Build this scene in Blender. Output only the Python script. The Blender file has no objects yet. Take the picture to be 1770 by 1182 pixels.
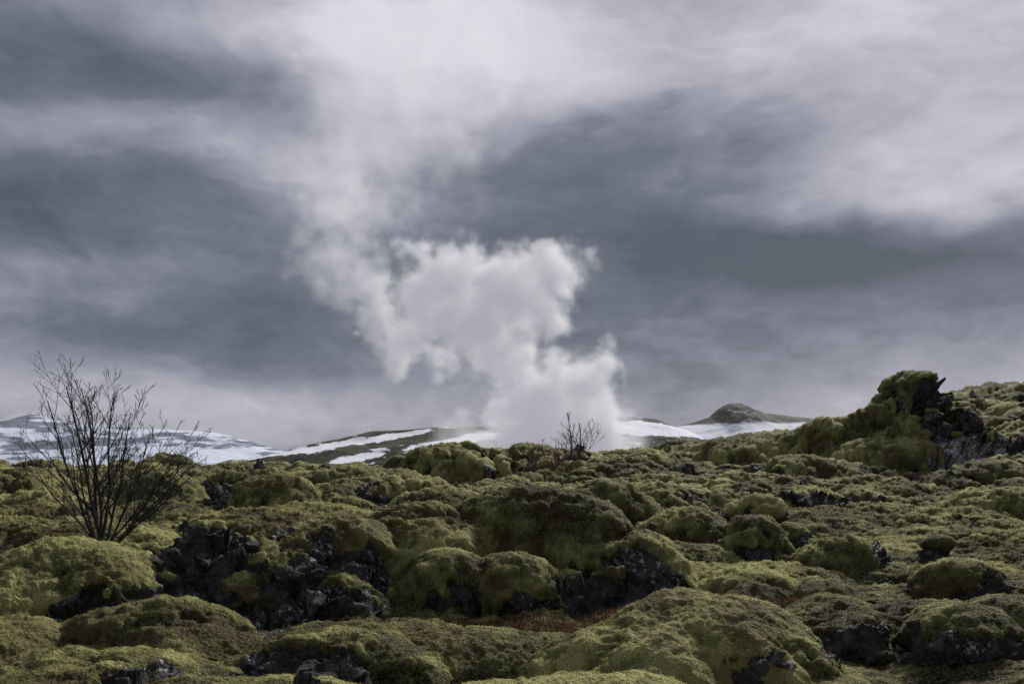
import bpy, math, random, time
import numpy as np
T0=time.time()
rng=np.random.default_rng(7)
random.seed(5)
scene=bpy.context.scene
scene.view_settings.view_transform='Standard'
scene.view_settings.look='None'
scene.view_settings.exposure=0
EYE=1.8

# ------------------------------------------------------------ numpy noise
NT=64
TAB=rng.random((NT,NT,NT)).astype(np.float32)
def vnoise(x,y,z,seed=0):
    x=x+seed*7.31;y=y+seed*3.77;z=z+seed*5.13
    xi=np.floor(x);yi=np.floor(y);zi=np.floor(z)
    fx=(x-xi).astype(np.float32);fy=(y-yi).astype(np.float32);fz=(z-zi).astype(np.float32)
    xi=xi.astype(np.int32)&63;yi=yi.astype(np.int32)&63;zi=zi.astype(np.int32)&63
    x1=(xi+1)&63;y1=(yi+1)&63;z1=(zi+1)&63
    sx=fx*fx*fx*(fx*(fx*6-15)+10);sy=fy*fy*fy*(fy*(fy*6-15)+10);sz=fz*fz*fz*(fz*(fz*6-15)+10)
    a=TAB[xi,yi,zi]*(1-sx)+TAB[x1,yi,zi]*sx
    b=TAB[xi,y1,zi]*(1-sx)+TAB[x1,y1,zi]*sx
    c=TAB[xi,yi,z1]*(1-sx)+TAB[x1,yi,z1]*sx
    d=TAB[xi,y1,z1]*(1-sx)+TAB[x1,y1,z1]*sx
    return ((a*(1-sy)+b*sy)*(1-sz)+(c*(1-sy)+d*sy)*sz)*2-1
def fbm(x,y,z,scale,octv=3,seed=0,gain=.5):
    s=0;a=1;t=0;f=1/scale
    for o in range(octv):
        xr=(x*.8+y*.6)*f;yr=(-x*.6+y*.8)*f
        s=s+a*vnoise(xr,yr,z*f,seed+o*3);t+=a
        x,y=(x*.96-y*.28),(x*.28+y*.96)
        a*=gain;f*=2.03
    return s/t
JX=rng.random((NT,NT,NT)).astype(np.float32);JY=rng.random((NT,NT,NT)).astype(np.float32);JZ=rng.random((NT,NT,NT)).astype(np.float32)
def worley3(x,y,z):
    xi=np.floor(x);yi=np.floor(y);zi=np.floor(z)
    fx=(x-xi).astype(np.float32);fy=(y-yi).astype(np.float32);fz=(z-zi).astype(np.float32)
    xi=xi.astype(np.int32);yi=yi.astype(np.int32);zi=zi.astype(np.int32)
    best=np.full(x.shape,9,np.float32)
    for i in(-1,0,1):
        for j in(-1,0,1):
            for k in(-1,0,1):
                a=(xi+i)&63;b=(yi+j)&63;c=(zi+k)&63
                d=(JX[a,b,c]+i-fx)**2+(JY[a,b,c]+j-fy)**2+(JZ[a,b,c]+k-fz)**2
                np.minimum(best,d,out=best)
    return best   # squared
def facet3(x,y,z):
    # nearest-cell random tilted planes: angular broken-rock facets
    xi=np.floor(x);yi=np.floor(y);zi=np.floor(z)
    fx=(x-xi).astype(np.float32);fy=(y-yi).astype(np.float32);fz=(z-zi).astype(np.float32)
    xi=xi.astype(np.int32);yi=yi.astype(np.int32);zi=zi.astype(np.int32)
    best=np.full(x.shape,9,np.float32);val=np.zeros(x.shape,np.float32)
    for i in(-1,0,1):
        for j in(-1,0,1):
            for k in(-1,0,1):
                a=(xi+i)&63;b=(yi+j)&63;c=(zi+k)&63
                dx=fx-JX[a,b,c]-i;dy=fy-JY[a,b,c]-j;dz=fz-JZ[a,b,c]-k
                d=dx*dx+dy*dy+dz*dz
                m=d<best
                v=(TAB[a,b,c]-.5)+1.6*((TAB[b,c,a]-.5)*dx+(TAB[c,a,b]-.5)*dy+(TAB[b,a,c]-.5)*dz)
                best=np.where(m,d,best);val=np.where(m,v,val)
    return val
def worley2(x,y,sl=3):
    xi=np.floor(x);yi=np.floor(y)
    fx=(x-xi).astype(np.float32);fy=(y-yi).astype(np.float32)
    xi=xi.astype(np.int32);yi=yi.astype(np.int32)
    best=np.full(x.shape,0,np.float32)
    for i in(-1,0,1):
        for j in(-1,0,1):
            a=(xi+i)&63;b=(yi+j)&63
            d=(JX[a,b,sl]+i-fx)**2+(JY[a,b,sl]+j-fy)**2
            r=.5+.5*TAB[a,b,sl]
            v=(.3+.7*TAB[b,a,sl+1])*np.sqrt(np.maximum(0,1-d/(r*r)))
            np.maximum(best,v,out=best)
    return best
def sstep(a,b,x):
    t=np.clip((x-a)/(b-a),0,1);return t*t*(3-2*t)

# ------------------------------------------------------------ terrain
BY=[0,3,6,8,12,16,25,40,58,72,100,160,7000]
BZ=[.2,.15,.05,.05,.28,.5,.75,.92,1.0,.6,-3,-12,-12]
def base_h(x,y):
    b=np.interp(y,BY,BZ)
    elev=np.interp(x/y,[-1,-.05,.067,.19,.31,.5,.8,1.3],[0,0,.007,.020,.034,.067,.09,.1])
    rise=elev*np.minimum(y,70)
    b=b+rise*sstep(16,38,y)*(1-sstep(62,130,y))
    return b
# x, y, rx, ry, top z, rockiness
MOUNDS=[
(-4.13,9.35,.86,.8,1.0,.05),(-5.0,9.2,.8,.8,.82,.0),(-3.72,9.05,.42,.5,.72,.6),(-4.35,8.75,.55,.5,.62,.5),(-5.2,8.3,.6,.5,.5,0),
(-3.05,10.1,.62,.62,1.12,1.),(-2.35,10.0,.65,.6,1.02,.9),(-1.95,10.35,.68,.62,1.15,.10),(-2.0,9.75,.62,.45,.72,1.),(-2.75,9.6,.6,.4,.66,1.),(-1.6,9.6,.3,.25,.5,.9),(-3.4,9.5,.4,.35,.7,.8),
(-1.05,11.0,.78,.8,1.25,.0),(.0,11.4,1.0,.8,1.34,.0),(.62,11.2,.8,.7,1.28,.1),(1.15,10.7,.68,.6,1.02,.4),(-.72,10.0,.42,.4,.84,-.1),(-.1,10.05,.5,.42,.82,-.1),(.4,10.2,.3,.3,.6,.6),(.95,10.1,.5,.4,.62,.9),
(1.38,6.9,.72,.62,.78,.0),(.85,6.6,.68,.55,.66,-.1),(1.75,6.6,.45,.4,.55,.55),(2.0,6.35,.4,.4,.42,.4),
(2.3,13.3,.66,.6,1.12,.35),(3.08,12.4,.42,.4,.98,.55),(3.45,12.7,.3,.3,.9,.8),(1.5,15.6,.9,.7,1.38,.15),(.85,16.2,.7,.6,1.25,.0),
(6.9,24.2,1.0,.9,1.8,.5),(6.0,20.2,.9,.6,1.2,.9),(7.3,20.5,.8,.6,1.15,.7),(5.2,21.5,.7,.5,1.3,.6),
(11.1,27.8,1.05,1.0,4.15,.25),(10.9,27.9,1.9,1.6,3.6,.1),(9.6,28.6,2.2,1.9,3.05,-.2),(11.9,27.0,1.1,1.1,3.2,.7),(10.5,26.6,1.9,1.3,2.35,.1),(12.3,26.4,1.2,1.0,2.4,.9),(7.9,29.5,2.6,1.9,2.6,-.2),(11.5,26.2,.9,.7,2.5,.9),(12.2,25.2,1.2,.8,1.65,.7),(10.8,24.8,1.3,.8,1.5,.2),
(20.9,42.,5.,3.5,4.95,.7),(15.8,30,1.5,1.2,2.5,.8),(17.5,38,3.5,2.5,4.2,.5),(13.8,27.5,1.3,1.,1.9,.5),
(-1.9,30.,1.8,1.2,2.1,.4),(.5,30.6,2.0,1.3,2.25,.5),(2.0,30.2,1.1,1.,1.75,.3),(-3.3,30.5,.9,.9,1.5,.1),
(-4.4,18.1,1.0,.8,1.42,.1),(-4.6,28,1.1,.9,1.6,.15),(-6.0,24,1.2,.9,1.5,.0),(-2.2,21,1.1,.8,1.3,.1),(-7.6,21,1.2,.9,1.36,.1),
(3.45,7.7,.42,.42,.66,.5),(2.62,8.0,.27,.26,.52,.95),(4.5,10.1,.47,.42,.76,.6),(4.0,12.2,.6,.5,.8,.2),(5.3,12.1,.22,.22,.9,.5),(3.75,15.6,.45,.42,1.2,.7),(4.1,8.2,.4,.4,.6,.3),
(2.3,10.2,.45,.4,.55,.3),(3.1,10.0,.35,.35,.5,.2),
(-2.75,7.6,.75,.55,.62,-.2),(-1.3,7.3,.85,.55,.55,-.2),(-.3,7.8,.8,.5,.45,-.2),(-3.9,7.3,.6,.6,.5,.5),(.3,6.0,.8,.5,.45,0),(-1.5,5.8,.9,.5,.45,0),
]
def big_h(x,y):
    b=base_h(x,y).astype(np.float32)
    wx=x+.22*fbm(x,y,0*x,.9,3,seed=1)*np.clip(y/12,1,2.2);wy=y+.22*fbm(x,y,0*x,.9,3,seed=9)*np.clip(y/12,1,2.2)
    acc=np.zeros_like(b);rock=np.zeros_like(b)
    for (mx,my,rx,ry,top,rk) in MOUNDS:
        rx*=1.12;ry*=1.12
        m=(np.abs(wx-mx)<rx)&(np.abs(wy-my)<ry)
        if not m.any():continue
        q=((wx[m]-mx)/rx)**2+((wy[m]-my)/ry)**2
        bb=b[m]
        pw_=.95 if (top>2.4 and mx>7) else .6
        dome=np.maximum(top-bb,.02)*np.power(np.maximum(0,1-np.power(q,1.1)),pw_)
        acc[m]+=dome**5
        rr=rock[m];w=sstep(1.1,.6,q)
        rock[m]=np.maximum(rr,rk*w)
    fade=(1-sstep(58,75,y))
    vf=np.clip(y/15,.6,1.7)*(1-.35*sstep(36,50,y))
    med=.50*worley2(wx/1.75+5,wy/1.35+3)*(.85+.9*fbm(x,y,0*x,5,2,seed=4))*vf
    sm=.27*worley2(wx/.85+15,wy/.7+3,7)*vf
    acc+= (np.maximum(med,0)*fade)**5+(sm*fade)**5
    und=.10*fbm(x,y,0*x,3.,3,seed=6)*np.clip(y/14,.6,2.2)
    h=np.power(acc,.2)
    patch=.85*sstep(.14,.34,fbm(x,y,0*x,2.2,3,seed=71))
    patch*=1-sstep(1.35,.9,np.sqrt(((x+.35)/1.15)**2+((y-10.5)/1.3)**2))
    rock=np.maximum(rock,patch)
    return b+h+und*fade-.06*vf*fade,h,rock

us=np.concatenate([np.linspace(-1.3,-.6,60,endpoint=False),np.linspace(-.6,.6,1250),np.linspace(.6,1.3,61)[1:]])
ys=[2.2]
while ys[-1]<85:
    d=ys[-1]
    k=.0060 if d<4.8 else (.0017 if d<15 else (.0021 if d<40 else .006))
    ys.append(d*(1+k))
ys=np.array(ys+list(np.geomspace(88,7000,90)))
U,Y=np.meshgrid(us,ys)
X=(U*Y).astype(np.float64)
NY,NX=X.shape
Z,HM,RK=big_h(X,Y)
P=np.stack([X,Y,Z],-1).astype(np.float32)
def normals(P):
    du=np.gradient(P,axis=1);dv=np.gradient(P,axis=0)
    n=np.cross(du,dv);n/=np.maximum(np.linalg.norm(n,axis=-1,keepdims=True),1e-9)
    return n
N=normals(P)
def smooth(a,k=2):
    for _ in range(k):
        a=(np.roll(a,1,0)+np.roll(a,-1,0)+np.roll(a,1,1)+np.roll(a,-1,1)+2*a)/6
    return a
near=(1-sstep(60,80,Y)).astype(np.float32)
far_f=np.clip(Y/14,.8,2.2)
x,y,z=P[...,0],P[...,1],P[...,2]
rn=fbm(x,y,z,.55,4,seed=11,gain=.6)
slope=1-N[...,2]
rockm=sstep(.50,.60,slope*.80+.48*rn+.50*RK-.05)*near
rockm*=sstep(.06,.2,HM)
rockm=smooth(rockm,1)
moss=1-rockm
# pillow lobes in the moss
wv=.14*fbm(x,y,z,.35,3,seed=15)
s1=.56
pil=worley3((x+wv)/s1,(y+wv)/s1+3,(z*0.6-wv)/s1)
pil=np.sqrt(np.clip(1-pil*1.25,0,1))
s2=.20
pil2=worley3((x-wv)/s2+20,(y+wv)/s2,(z*.6)/s2)
pil2=np.sqrt(np.clip(1-pil2*1.25,0,1))
amp=(.75+.9*fbm(x,y,z,1.3,2,seed=22))
P=P+N*((moss*(.03+.19*pil*amp*np.clip(far_f,.9,1.7)+.046*pil2*(.6+.8*rn)))*near)[...,None]
# broken angular lava
mk=rockm>.01
xr_,yr_,zr_,wr_=x[mk],y[mk],z[mk],wv[mk]
fc=facet3((xr_+wr_*.8)/.30+7,(yr_-wr_*.8)/.30,zr_/.26)
fc2=facet3(xr_/.12+17,(yr_+wr_)/.12,zr_/.10)
rk_d=np.zeros_like(x)
rk_d[mk]=.18*fc+.06*fc2+.12*fbm(xr_,yr_,zr_,.35,5,seed=31,gain=.62)+.06
P=P+N*(rockm*rk_d*near*np.clip(Y/12,.85,2.0))[...,None]
N=normals(P)
x,y,z=P[...,0],P[...,1],P[...,2]
f_a=fbm(x,y,z,.05,3,seed=41,gain=.7);f_b=fbm(x,y,z,.12,3,seed=44)
fine=.018*f_a+.032*f_b
P=P+N*(fine*near*np.clip(Y/9,.8,2.2)*(moss+.5*rockm))[...,None]
print('disp',time.time()-T0)
N2=normals(P)
x,y,z=P[...,0],P[...,1],P[...,2]
dn=fbm(x,y,0*z,1.6,3,seed=51)
dry=sstep(.30,.05,HM)*sstep(.05,.4,dn+.75*np.exp(-((x-2.9)**2/1.6+(y-8.9)**2/2.2))+.35*np.exp(-((x-1.0)**2/5+(y-27)**2/6)))
dry=np.clip(dry*moss*near*(1-.6*pil),0,1)
tone_shade=.58*pil+.24*pil2+.16*sstep(.0,.5,HM)+.48*f_b+.25*f_a+1.0*fbm(x,y,z,1.4,4,seed=61,gain=.6)-.05  # random moss variation plus painted crease shade and lit tops
brn=sstep(-.05,.35,fbm(x,y,z,.55,4,seed=63,gain=.6))
lichz=sstep(-.12,.22,fbm(x,y,z,.5,3,seed=67))+1.8*np.exp(-((x-11.6)**2/.8+(z-2.0)**2/.25))*(Y<29)*(Y>24)
def grid_mesh(name,P,attrs):
    NY,NX=P.shape[:2]
    me=bpy.data.meshes.new(name)
    nv=NY*NX;me.vertices.add(nv)
    me.vertices.foreach_set('co',P.reshape(-1).astype(np.float32))
    idx=np.arange(nv).reshape(NY,NX)
    q=np.stack([idx[:-1,:-1],idx[:-1,1:],idx[1:,1:],idx[1:,:-1]],-1).reshape(-1)
    nf=q.size//4
    me.loops.add(q.size);me.loops.foreach_set('vertex_index',q.astype(np.int32))
    me.polygons.add(nf)
    me.polygons.foreach_set('loop_start',np.arange(0,q.size,4,dtype=np.int32))
    me.polygons.foreach_set('use_smooth',np.ones(nf,bool))
    me.update(calc_edges=True)
    for k,a in attrs.items():
        at=me.attributes.new(k,'FLOAT','POINT');at.data.foreach_set('value',np.ascontiguousarray(a,dtype=np.float32).reshape(-1))
    ob=bpy.data.objects.new(name,me);scene.collection.objects.link(ob)
    return ob
# ------------------------------------------------------------ node helpers
def newmat(name):
    m=bpy.data.materials.new(name);m.use_nodes=True
    nt=m.node_tree;nt.nodes.clear()
    out=nt.nodes.new('ShaderNodeOutputMaterial')
    return m,nt,out
class G:
    def __init__(s,nt):s.nt=nt
    def n(s,t,**kw):
        nd=s.nt.nodes.new(t)
        for k,v in kw.items():setattr(nd,k,v)
        return nd
    def set(s,sock,v):
        if isinstance(v,bpy.types.NodeSocket):s.nt.links.new(v,sock)
        else:sock.default_value=v
    def math(s,op,a,b=0,c=0,clamp=False):
        nd=s.n('ShaderNodeMath',operation=op,use_clamp=clamp)
        s.set(nd.inputs[0],a);s.set(nd.inputs[1],b);s.set(nd.inputs[2],c);return nd.outputs[0]
    def vm(s,op,a,b=(0,0,0),scale=None):
        nd=s.n('ShaderNodeVectorMath',operation=op)
        s.set(nd.inputs[0],a);s.set(nd.inputs[1],b)
        if scale is not None:s.set(nd.inputs['Scale'],scale)
        return nd.outputs['Value'] if op in('LENGTH','DISTANCE','DOT_PRODUCT') else nd.outputs[0]
    def noise(s,vec,scale,detail=3,rough=.55,col=False,dist=0):
        nd=s.n('ShaderNodeTexNoise');s.nt.links.new(vec,nd.inputs['Vector'])
        nd.inputs['Scale'].default_value=scale;nd.inputs['Detail'].default_value=detail;nd.inputs['Roughness'].default_value=rough
        nd.inputs['Distortion'].default_value=dist
        return nd.outputs['Color'] if col else nd.outputs['Fac']
    def mr(s,v,a,b,c=0,d=1,smooth=False):
        nd=s.n('ShaderNodeMapRange');nd.interpolation_type='SMOOTHSTEP' if smooth else 'LINEAR'
        for i,q in enumerate((v,a,b,c,d)):s.set(nd.inputs[i],q)
        return nd.outputs[0]
    def mix(s,f,a,b,bt='MIX'):
        nd=s.n('ShaderNodeMix',data_type='RGBA',blend_type=bt)
        s.set(nd.inputs[0],f);s.set(nd.inputs[6],a);s.set(nd.inputs[7],b);return nd.outputs[2]
    def attr(s,name):
        nd=s.n('ShaderNodeAttribute');nd.attribute_name=name;return nd.outputs['Fac']
def c4(r,g,b):return(r,g,b,1)

# moss / lava ground material
mg,nt,out=newmat('moss_and_lava')
g=G(nt)
pos=g.n('ShaderNodeNewGeometry').outputs['Position']
n_f=g.noise(pos,38,2,.7);n_ff=g.noise(pos,110,1,.7)
tonea=g.attr('tone_shade');rocka=g.attr('rock');drya=g.attr('dry');brna=g.attr('brn');lz=g.attr('lichz')
rp=g.n('ShaderNodeValToRGB');nt.links.new(tonea,rp.inputs[0])  # moss ramp: shaded creases to lit tops, put into the colour
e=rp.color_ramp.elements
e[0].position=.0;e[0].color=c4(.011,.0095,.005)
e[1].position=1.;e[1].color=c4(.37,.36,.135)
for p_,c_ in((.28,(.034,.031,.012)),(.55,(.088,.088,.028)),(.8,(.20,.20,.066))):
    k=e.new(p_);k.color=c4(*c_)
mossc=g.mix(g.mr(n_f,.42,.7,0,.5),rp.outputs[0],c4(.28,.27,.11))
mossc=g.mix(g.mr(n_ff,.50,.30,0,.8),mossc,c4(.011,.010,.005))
mossc=g.mix(g.math('MULTIPLY',brna,.55),mossc,c4(.075,.050,.022))
dryc=g.mix(g.mr(n_f,.35,.65),c4(.030,.016,.012),c4(.13,.072,.045))
mossc=g.mix(g.math('MULTIPLY',drya,.8),mossc,dryc)
nr=g.noise(pos,8,6,.72)
rockc=g.mix(g.mr(nr,.35,.68),c4(.022,.021,.021),c4(.165,.155,.145))
lich=g.mr(g.math('ADD',g.noise(pos,19,4,.74),g.math('MULTIPLY',g.math('SUBTRACT',lz,1.),.16)),.56,.60,0,1)
rockc=g.mix(lich,rockc,c4(.68,.68,.66))
rockc=g.mix(g.mr(g.noise(pos,5.3,3,.7),.56,.66,0,.7),rockc,c4(.08,.075,.02))
redge=g.mr(g.math('ADD',rocka,g.math('MULTIPLY',g.math('SUBTRACT',n_f,.5),.8)),.38,.55,0,1)
col=g.mix(redge,mossc,rockc)
bs=g.n('ShaderNodeBsdfPrincipled')
nt.links.new(col,bs.inputs['Base Color'])
bs.inputs['Roughness'].default_value=.85
bs.inputs['Specular IOR Level'].default_value=.12
bm=g.n('ShaderNodeBump');bm.inputs['Strength'].default_value=1.;bm.inputs['Distance'].default_value=.03
hgt=g.math('ADD',n_f,g.math('MULTIPLY',g.math('MULTIPLY',nr,redge),4.5))
nt.links.new(hgt,bm.inputs['Height']);nt.links.new(bm.outputs[0],bs.inputs['Normal'])
nt.links.new(bs.outputs[0],out.inputs[0])
ter=grid_mesh('mossy_lava_ground',P,{'rock':rockm,'dry':dry,'tone_shade':tone_shade,'brn':brn,'lichz':lichz})
ter.data.materials.append(mg)
print('terrain',time.time()-T0)

# ------------------------------------------------------------ blades
def blades(name,pts,nrm,length,width,spread,mat,bend=.3,tipv=None):
    n=len(pts)
    d=nrm+rng.normal(0,spread,(n,3));d/=np.linalg.norm(d,axis=1,keepdims=True)
    s=np.cross(d,rng.normal(0,1,(n,3)));s/=np.linalg.norm(s,axis=1,keepdims=True)
    L=(length*(.5+rng.random(n)))[:,None];W=(width*(.6+.8*rng.random(n)))[:,None]
    v=np.stack([pts-s*W-d*L*.15,pts+s*W-d*L*.15,pts+d*L+s*L*bend*rng.normal(0,1,(n,1))],1).reshape(-1,3)
    me=bpy.data.meshes.new(name);me.vertices.add(3*n);me.vertices.foreach_set('co',v.astype(np.float32).reshape(-1))
    me.loops.add(3*n);me.loops.foreach_set('vertex_index',np.arange(3*n,dtype=np.int32))
    me.polygons.add(n);me.polygons.foreach_set('loop_start',np.arange(0,3*n,3,dtype=np.int32))
    me.update(calc_edges=True)
    a=me.attributes.new('rnd_shade','FLOAT','POINT')
    r=rng.random(n) if tipv is None else np.clip(tipv+.4*(rng.random(n)-.5),0,1)  # with tipv: painted crease shade and lit tops, jittered; otherwise random
    a.data.foreach_set('value',np.repeat(r,3).astype(np.float32))
    ob=bpy.data.objects.new(name,me);scene.collection.objects.link(ob);me.materials.append(mat);return ob
def blademat(name,ca,cb,cm=None):
    m,nt,out=newmat(name);g=G(nt)
    r=g.attr('rnd_shade')
    if cm is None:c=g.mix(r,ca,cb)
    else:
        c=g.mix(g.mr(r,0,.55),ca,cm);c=g.mix(g.mr(r,.55,1),c,cb)
    d=g.n('ShaderNodeBsdfDiffuse');nt.links.new(c,d.inputs[0])
    t=g.n('ShaderNodeBsdfTranslucent');nt.links.new(c,t.inputs[0])
    mx=g.n('ShaderNodeMixShader');mx.inputs[0].default_value=.35
    nt.links.new(d.outputs[0],mx.inputs[1]);nt.links.new(t.outputs[0],mx.inputs[2]);nt.links.new(mx.outputs[0],out.inputs[0])
    return m
mfib=blademat('moss_fibre',c4(.013,.011,.006),c4(.40,.39,.15),c4(.10,.10,.034))  # dark to bright fibres repeat the shade painted into the moss
mgrs=blademat('dry_grass_blade',c4(.05,.022,.014),c4(.20,.12,.07))
inner=(np.abs(U)<.6)&(Y>4.6)
sel=np.flatnonzero((inner&(Y<20)&(moss>.6)&(dry<.5)).reshape(-1))
pick=rng.choice(sel,320000)
Pf=P.reshape(-1,3);Nf=N2.reshape(-1,3)
yy=Pf[pick,1]
blades('moss',Pf[pick]+rng.normal(0,.004,(len(pick),3)),Nf[pick],.0016*yy,.00036*yy,.45,mfib,tipv=(tone_shade-.25*brn).reshape(-1)[pick])
sel=np.flatnonzero((inner&(Y<34)&(dry>.3)).reshape(-1))
if len(sel):
    pick=rng.choice(sel,min(30000,len(sel)));yy=Pf[pick,1]
    nn=Nf[pick]*.3+np.array([0,0,1.])
    blades('dry_grass',Pf[pick],nn,.03+.002*yy,.0005*yy,.45,mgrs,.35)
print('blades',time.time()-T0)

# ------------------------------------------------------------ trees (tapered tubes)
def tube(vs,fs,path,rad,k=5):
    b0=None
    for i,(p,r) in enumerate(zip(path,rad)):
        p=np.array(p);a=np.array(path[min(i+1,len(path)-1)])-np.array(path[max(i-1,0)])
        a/=max(np.linalg.norm(a),1e-9)
        s=np.cross(a,[0.3,1,.2]);s/=np.linalg.norm(s);t=np.cross(a,s)
        st=len(vs)
        for j in range(k):
            an=2*math.pi*j/k
            vs.append(tuple(p+r*(math.cos(an)*s+math.sin(an)*t)))
        if b0 is not None:
            for j in range(k):fs.append((b0+j,b0+(j+1)%k,st+(j+1)%k,st+j))
        b0=st
def grow(vs,fs,p,d,L,r,lvl,R,up=.15,maxl=4,seg=6,ratio=.55,minr=.0016):
    path=[p];rad=[r];pp=np.array(p,float);dd=np.array(d,float)
    for i in range(seg):
        dd=dd+np.array([R.gauss(0,.08),R.gauss(0,.08),R.gauss(0,.04)+up*.5])
        dd/=np.linalg.norm(dd)
        pp=pp+dd*L/seg
        path.append(tuple(pp));rad.append(max(minr*.8,r*(1-.75*(i+1)/seg)))
        if lvl<maxl and i>=1 and i<seg-1:
            nb=R.choice([1,2]) if lvl==0 else 1
            for _ in range(nb):
                side=np.array([R.gauss(0,1),R.gauss(0,1),R.gauss(0,.3)]);side/=np.linalg.norm(side)
                nd=dd*.8+side*.58;nd/=np.linalg.norm(nd)
                grow(vs,fs,tuple(pp),nd,L*ratio*(1.15-.6*i/seg)*R.uniform(.7,1.15),max(minr,rad[-1]*.6),lvl+1,R,up,maxl,max(3,seg-2),ratio,minr)
    tube(vs,fs,path,rad,5 if lvl<2 else 3)
def mktree(name,base,stems,R,mat,**kw):
    vs=[];fs=[]
    for (d,L,r) in stems:
        d=np.array(d,float);d/=np.linalg.norm(d)
        grow(vs,fs,(R.gauss(0,.03),R.gauss(0,.03),-.1),d,L,r,0,R,**kw)
    me=bpy.data.meshes.new(name);me.from_pydata(vs,[],fs);me.update()
    ob=bpy.data.objects.new(name,me);ob.location=base;scene.collection.objects.link(ob);me.materials.append(mat)
    return ob
mb,nt,out=newmat('bare_bark');g=G(nt)
pos=g.n('ShaderNodeNewGeometry').outputs['Position']
bs=g.n('ShaderNodeBsdfPrincipled');bs.inputs['Roughness'].default_value=.8
nt.links.new(g.mix(g.noise(pos,30,3),c4(.010,.008,.008),c4(.035,.027,.025)),bs.inputs['Base Color']);nt.links.new(bs.outputs[0],out.inputs[0])
mr_,nt,out=newmat('red_twig_bark');bs=nt.nodes.new('ShaderNodeBsdfPrincipled');bs.inputs['Base Color'].default_value=c4(.10,.045,.035);bs.inputs['Roughness'].default_value=.8
nt.links.new(bs.outputs[0],out.inputs[0])
def ground_z(xx,yy):
    j=np.argmin(np.abs(ys-yy));i=np.argmin(np.abs(us-xx/yy));return float(P[j,i,2])
R=random.Random(11)
bx,by=-4.72,11.5
stems=[((-.55,.0,1),1.85,.022),((-.36,.1,1),1.95,.026),((-.16,-.1,1),1.95,.026),((.04,.1,1),2.0,.024),((.14,-.2,1),1.9,.02),
((.62,.1,1),1.7,.018),((.9,-.1,.9),1.5,.016),((-.85,.1,.9),1.4,.016),((.35,.4,1),1.55,.017),((-.4,-.4,1),1.5,.016),((1.15,.1,.8),1.35,.012),((-.05,.3,1),1.9,.018),((-.7,.3,1),1.5,.014),((1.5,-.1,.9),1.45,.012),((1.2,.3,1.1),1.6,.013)]
mktree('bare_birch_shrub',(bx,by,.86),stems,R,mb,up=.12,maxl=3,seg=8,ratio=.43,minr=.003)
R=random.Random(4)
zt=ground_z(1.80,29.6)
mktree('bare_birch_shrub',(1.80,29.6,zt-.05),[((-.06,0,1),2.0,.035),((.06,.1,1),1.7,.03),((.2,0,1),1.2,.02),((-.2,0,1),1.1,.02)],R,mb,up=.18,maxl=3,seg=7,ratio=.28,minr=.006)
R=random.Random(8)
for (xx,yy,h) in [(1.2,28.4,1.0),(1.9,28.2,1.2),(.5,28.5,.8),(1.5,27.6,.8),(.1,28.0,.6)]:
    mktree('red_twig_shrub',(xx,yy,ground_z(xx,yy)),[((R.gauss(0,.4),R.gauss(0,.3),1),h*R.uniform(.6,1.1),.012) for _ in range(11)],R,mr_,up=.1,maxl=2,seg=5,ratio=.45,minr=.006)
xx,yy=.52,7.3
mktree('heather_sprig',(xx,yy,ground_z(xx,yy)),[((R.gauss(0,.4),0,1),.30,.0035) for _ in range(3)],R,mb,up=.1,maxl=2,seg=5,ratio=.4,minr=.0014)

# ------------------------------------------------------------ distant hills
def hillmat(name,dark1,dark2,snow):
    m,nt,out=newmat(name);g=G(nt)
    s=g.attr('snow')
    k=g.attr('tex')
    cm=g.mix(k,dark1,dark2);c=g.mix(s,cm,snow)
    bs=g.n('ShaderNodeBsdfPrincipled');bs.inputs['Roughness'].default_value=.9;bs.inputs['Specular IOR Level'].default_value=.1
    nt.links.new(c,bs.inputs['Base Color']);nt.links.new(bs.outputs[0],out.inputs[0]);return m
def hill(name,D,prof,depth,base,nx,nz,rough,snowf,mat,sc):
    px=np.array([p[0] for p in prof],float);pz=np.array([p[1] for p in prof],float)
    xs=np.linspace(px[0],px[-1],nx);t=np.linspace(-1,1,nz)
    XX,TT=np.meshgrid(xs,t)
    cz=np.interp(XX,px,pz)
    k=max(3,int(nx/90));ker=np.ones(k)/k
    czs=np.convolve(np.pad(cz[0],(k,k),mode='edge'),ker,'same')[k:-k]
    cz=np.broadcast_to(czs,XX.shape)
    YY=D+TT*depth
    shape=1-np.abs(TT)**1.35
    zz=base+(cz-base)*shape
    zz=zz+rough*fbm(XX,YY,0*XX,sc,5,seed=3)*sstep(0,.25,1-np.abs(TT))*(.25+.75*sstep(0,.3,np.abs(TT)))
    sn=snowf(XX,zz,TT,cz)
    tex=np.clip(.5+1.5*fbm(XX,YY*.5,zz,sc*.25,5,seed=8,gain=.7),0,1)
    ob=grid_mesh(name,np.stack([XX,YY,zz],-1),{'snow':np.clip(sn,0,1),'tex':tex})
    ob.data.materials.append(mat);return ob
m_near=hillmat('hill_moss_and_snow',c4(.012,.013,.010),c4(.060,.064,.036),c4(.74,.76,.83))
m_mid=hillmat('crag_and_snow',c4(.025,.028,.03),c4(.10,.105,.095),c4(.72,.74,.82))
m_far=hillmat('mountain_snow',c4(.06,.072,.09),c4(.16,.18,.23),c4(.62,.66,.78))  # air haze painted into hill colours as a bluish tint, strongest here
def seg(X,Z,pts,n):
    p=np.array(pts,float)
    c=np.interp(X,p[:,0],p[:,1]);w=np.interp(X,p[:,0],p[:,2],left=-1,right=-1)
    return sstep(-.35,.35,w+n-np.abs(Z-c))
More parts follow.
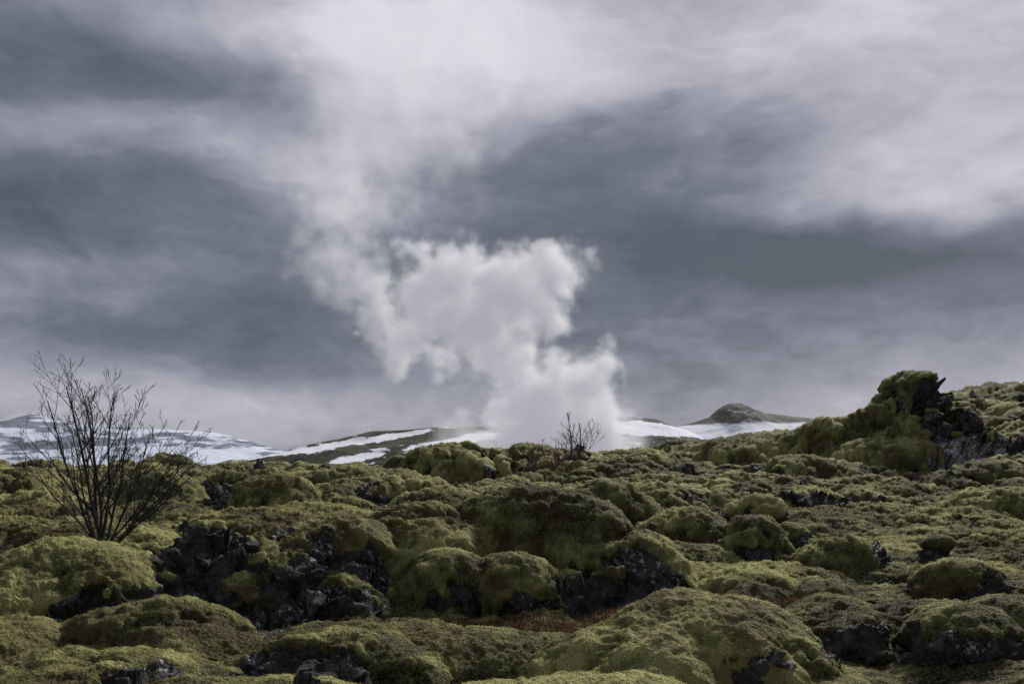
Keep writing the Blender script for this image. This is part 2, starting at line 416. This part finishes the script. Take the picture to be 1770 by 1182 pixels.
def snow_near(X,Z,Tt,cz):
    n=2.6*fbm(X,Z*3,Tt*30,9,5,seed=5,gain=.68)
    s=seg(X,Z,[(-150,3.6,.6),(-130,6.5,1.8),(-105,9.5,2.6),(-85,13.5,2.3),(-65,17.3,1.9),(-48,20.3,1.1),(-42,21.3,-1)],n)
    s=np.maximum(s,seg(X,Z,[(-58,8,-1),(-50,10,1.6),(-35,13.2,2.2),(-18,16,2.0),(-8,18,1.2),(-4,18.5,-1)],n))
    s=np.maximum(s,seg(X,Z,[(-94,0,-1),(-86,2.5,1.8),(-75,4.0,2.8),(-66,6,1.8),(-62,7,-1)],n))
    s=np.maximum(s,seg(X,Z,[(50,23,-1),(58,21,3.4),(75,20.5,4.6),(92,20.,4.4),(104,18,3),(115,16,-1)],n))
    s=np.maximum(s,.8*sstep(.3,.4,fbm(X*.4,Z*1.5,Tt*12,5,4,seed=45,gain=.65)))
    return s*(Tt<0.02)
NEAR=[(-175,-10),(-164,1.),(-155,4.6),(-127,11),(-99,17),(-85,20.5),(-64.5,21.5),(-43.6,23),(-15.7,24),(5,21),(30,22),(48,27.2),(60,29.0),(71,29.5),(87,28.2),(93,25.5),(104,22),(118,14),(150,-10)]
hill('distant_snowy_hill',600,NEAR,170,-12,900,260,4.2,snow_near,m_near,45)
def snow_mid(X,Z,Tt,cz):
    n=3*fbm(X,Z*3,Tt*30,20,4,seed=15,gain=.65)
    s=sstep(-1.5,1.5,(35.+.01*(X-200))+n*.9-Z)
    s2=sstep(.25,.45,fbm(X*.35,Z*1.5,Tt*10,5,4,seed=25,gain=.7))*.75
    return np.maximum(s,s2)
MID=[(95,-10),(123,17.5),(146,34),(165,38.5),(178,43),(188,52),(196,55.5),(206,55.8),(216,51),(228,46.5),(243,45),(275,41.5),(322,34),(374,22),(420,-10)]
hill('distant_crag_hill',900,MID,200,-12,800,260,3.5,snow_mid,m_mid,45)
def snow_far(X,Z,Tt,cz):
    f=fbm(X*.45+Z*1.2,Z*2.2-X*.12,Tt*60,60,5,seed=35,gain=.68)
    return 1-sstep(.0,.22,f+.06)*.9
FAR=[(-3600,-10),(-3000,60),(-2400,90),(-1891,75),(-1647,115),(-1542,110),(-1438,150),(-1351,120),(-1194,112),(-1020,103),(-898,94),(-793,68),(-697,37),(-601,7),(-540,-10)]
hill('snowy_mountain',3000,FAR,700,-12,1300,240,14,snow_far,m_far,240)
FAR2=[(1250,-10),(1350,160),(1430,200),(1490,239),(1595,263),(1800,240),(2200,120),(2500,-10)]
hill('snowy_mountain',3000,FAR2,700,-12,500,160,14,snow_far,m_far,240)
print('hills',time.time()-T0)

# ------------------------------------------------------------ steam plume (volume)
BL=[ # x,z,r,y  dense
(4.6,2,18,400),(24,2,18,402),(5.6,13,17,400),(25,14,18,400),(10.5,25,19,400),(27,27,15,398),(34,39,10.5,396),(20,38,13,400),(1,43,12,402),
(-10.5,56,16,400),(-1,71,19,402),(14,76,15,398),(21,80,11,396),(-20,78,14,402),(-36,86,8.5,400),(-31,67,17,398),(-45,52,13.5,400),(-47,43,9,398),(-30,44,8,402),
(-54,64,10,402),(27,35,10,402),(10,62,12,400),(-22,60,14,400)]
TH=[(-66,74,10,400),(-74,85,9,402),(-76,97,8,402),(-62,90,6,400),(-72,108,10,404),(-58,100,7,404),(-60,78,8,402),(40,6,15,404),(-16,8,13,404)]
VT=[(-74,118,13,406),(-64,138,18,408),(-44,130,14,406),(-24,132,10,404),(-46,157,21,410),(-24,152,17,408),(-66,168,20,412),(-43,178,22,412),(-15,176,20,412),(-60,195,24,414),(-30,198,24,414),(-50,115,12,404)]
gn=bpy.data.node_groups.new('steam','GeometryNodeTree')
gn.interface.new_socket('Geometry',in_out='INPUT',socket_type='NodeSocketGeometry')
gn.interface.new_socket('Geometry',in_out='OUTPUT',socket_type='NodeSocketGeometry')
g=G(gn)
go=g.n('NodeGroupOutput')
ps=g.n('GeometryNodeInputPosition').outputs[0]
w1=g.vm('SCALE',g.vm('SUBTRACT',g.noise(ps,.045,3,.55,col=True),(.5,.5,.5)),scale=20.)
pw=g.vm('ADD',ps,w1)
def group(lst,k):
    acc=None
    for (bx_,bz_,br_,by_) in lst:
        d=g.math('SUBTRACT',g.vm('DISTANCE',pw,(bx_,by_,bz_)),br_)
        acc=d if acc is None else g.math('SMOOTH_MIN',acc,d,k)
    return acc
def voro(scale,detail=2):
    v=g.n('ShaderNodeTexVoronoi');v.feature='F1'
    gn.links.new(pw,v.inputs['Vector']);v.inputs['Scale'].default_value=scale
    v.inputs['Detail'].default_value=detail;v.inputs['Roughness'].default_value=.5
    return v.outputs['Distance']
fb=g.math('SUBTRACT',g.noise(ps,.085,7,.65),.5)
vo=g.math('SUBTRACT',voro(.09,2.5),.5)
dd=group(BL,3.)
dd=g.math('ADD',dd,g.math('ADD',g.math('MULTIPLY',fb,26.),g.math('MULTIPLY',vo,10.)))
dens=g.math('MULTIPLY',g.mr(dd,5.,-7.,0,1,smooth=True),.19)
dt=g.math('ADD',group(TH,6.),g.math('MULTIPLY',fb,44.))
dt=g.math('MULTIPLY',g.mr(dt,7.,-9.,0,1,smooth=True),.045)
dv=g.math('ADD',group(VT,8.),g.math('MULTIPLY',fb,80.))
dv=g.math('MULTIPLY',g.mr(dv,11.,-18.,0,1,smooth=True),.016)
psz=g.n('ShaderNodeSeparateXYZ');gn.links.new(ps,psz.inputs[0])
dv=g.math('MULTIPLY',dv,g.mr(psz.outputs[2],150,210,1,.55,smooth=True))
tot=g.math('ADD',dens,g.math('ADD',dt,dv))
vc=g.n('GeometryNodeVolumeCube')
gn.links.new(tot,vc.inputs['Density'])
vc.inputs['Min'].default_value=(-108,366,-12);vc.inputs['Max'].default_value=(60,438,216)
vc.inputs['Resolution X'].default_value=150;vc.inputs['Resolution Y'].default_value=54;vc.inputs['Resolution Z'].default_value=204
sm_=g.n('GeometryNodeSetMaterial');gn.links.new(vc.outputs[0],sm_.inputs[0])
mv,nt,out=newmat('steam_vapour');g2=G(nt)
at=g2.attr('density')
sc_=g2.n('ShaderNodeVolumeScatter');sc_.inputs['Color'].default_value=c4(.97,.97,.98);sc_.inputs['Anisotropy'].default_value=.25
nt.links.new(at,sc_.inputs['Density'])
em=g2.n('ShaderNodeEmission');em.inputs['Color'].default_value=c4(.90,.89,1.0);nt.links.new(g2.math('MULTIPLY',at,.22),em.inputs['Strength'])  # added glow in the steam, stands in for multiple scattering
ad=g2.n('ShaderNodeAddShader');nt.links.new(sc_.outputs[0],ad.inputs[0]);nt.links.new(em.outputs[0],ad.inputs[1])
nt.links.new(ad.outputs[0],out.inputs['Volume'])
sm_.inputs['Material'].default_value=mv
gn.links.new(sm_.outputs[0],go.inputs[0])
me=bpy.data.meshes.new('steam_plume');me.from_pydata([(0,400,0)],[],[]);me.materials.append(mv)
st=bpy.data.objects.new('steam_plume',me);scene.collection.objects.link(st)
md=st.modifiers.new('steam','NODES');md.node_group=gn

# ------------------------------------------------------------ sky
SUN_EL=math.radians(36);SUN_AZ=math.radians(25)   # azimuth measured from +Y towards +X
w=bpy.data.worlds.new('sky');scene.world=w;w.use_nodes=True
nt=w.node_tree;nt.nodes.clear();g=G(nt)
out=g.n('ShaderNodeOutputWorld')
dirv=g.n('ShaderNodeTexCoord').outputs['Generated']
dirn=g.vm('NORMALIZE',dirv)
str_=g.vm('MULTIPLY',dirn,(1.,1.,2.3))
wr=g.vm('SUBTRACT',g.noise(str_,4.2,4,.5,col=True),(.5,.5,.5))
dw=g.vm('ADD',dirn,g.vm('MULTIPLY',wr,(.34,.0,.12)))
BLOB=[ # azimuth tangent, elevation tangent, half-width, half-height, amplitude
(-.37,.390,.24,.050,-.34),(-.30,.455,.30,.028,.20),(-.34,.335,.20,.030,.24),(-.45,.262,.17,.055,-.38),(-.45,.195,.16,.02,.14),(-.24,.135,.26,.045,-.24),(-.40,.155,.16,.025,-.06),(-.33,.06,.30,.035,.22),
(-.1,.42,.16,.10,.24),(.22,.43,.42,.060,.38),(-.02,.36,.1,.06,.14),(.13,.275,.22,.062,-.38),(.07,.20,.28,.055,-.34),(.38,.31,.22,.050,.38),(.46,.262,.16,.022,.24),(.42,.205,.24,.038,-.34),(.30,.13,.32,.04,-.14),(.44,.40,.2,.05,.14),(.30,.165,.2,.014,.10),
(.2,.05,.45,.03,.08)]
acc=g.math('ADD',g.math('MULTIPLY',g.math('SUBTRACT',g.noise(str_,3.4,6,.52,dist=.15),.5),.95),.46)
acc=g.math('ADD',acc,g.math('MULTIPLY',g.math('SUBTRACT',g.noise(g.vm('ADD',g.vm('MULTIPLY',dirn,(1.,1.,1.6)),wr),9,5,.5),.5),.36))
for (u,v,hw,hh,a) in BLOB:
    L=math.sqrt(u*u+v*v+1);c=(u/L,1/L,v/L)
    q=g.vm('LENGTH',g.vm('MULTIPLY',g.vm('SUBTRACT',dw,c),(1/hw,.6/hw,1/hh)))
    acc=g.math('ADD',acc,g.mr(q,1.6,0.,0,a,smooth=True))
sep=g.n('ShaderNodeSeparateXYZ');nt.links.new(dirn,sep.inputs[0])
acc=g.math('ADD',acc,g.mr(sep.outputs[2],.48,.8,0,.1,smooth=True))  # unseen overhead sky brightened to add top light
acc=g.math('ADD',acc,g.mr(sep.outputs[1],.3,-.5,0,-.22,smooth=True))  # unseen sky behind camera darkened to keep mound fronts in shade
cr_=g.n('ShaderNodeValToRGB');nt.links.new(acc,cr_.inputs[0])
e=cr_.color_ramp.elements
e[0].position=0.;e[0].color=c4(.088,.103,.132)
e[1].position=1.;e[1].color=c4(.66,.645,.71)
for p_,c_ in((.25,(.15,.166,.212)),(.5,(.285,.293,.358)),(.75,(.465,.460,.530))):
    k=e.new(p_);k.color=c4(*c_)
bgc=g.n('ShaderNodeBackground');nt.links.new(cr_.outputs[0],bgc.inputs[0]);bgc.inputs[1].default_value=1.
sk=g.n('ShaderNodeTexSky');sk.sky_type='NISHITA';sk.sun_disc=False;sk.sun_elevation=SUN_EL;sk.sun_rotation=SUN_AZ
bgs=g.n('ShaderNodeBackground');nt.links.new(sk.outputs[0],bgs.inputs[0]);bgs.inputs[1].default_value=.06
mx=g.n('ShaderNodeMixShader');mx.inputs[0].default_value=.95
nt.links.new(bgs.outputs[0],mx.inputs[1]);nt.links.new(bgc.outputs[0],mx.inputs[2]);nt.links.new(mx.outputs[0],out.inputs[0])

sl=bpy.data.lights.new('sun','SUN');sl.energy=4.0;sl.angle=math.radians(10);sl.color=(1,.96,.90)
so=bpy.data.objects.new('sun',sl);scene.collection.objects.link(so)
from mathutils import Vector
sd=Vector((math.sin(SUN_AZ)*math.cos(SUN_EL),math.cos(SUN_AZ)*math.cos(SUN_EL),math.sin(SUN_EL)))
so.rotation_euler=sd.to_track_quat('Z','Y').to_euler();so.location=(20,-10,60)

cam=bpy.data.cameras.new('camera');co=bpy.data.objects.new('camera',cam);scene.collection.objects.link(co)
co.location=(0,0,EYE);co.rotation_euler=(math.radians(90),0,0)
cam.sensor_width=36;cam.lens=35;cam.shift_y=.118;cam.clip_start=.1;cam.clip_end=20000
scene.camera=co
print('done',time.time()-T0)
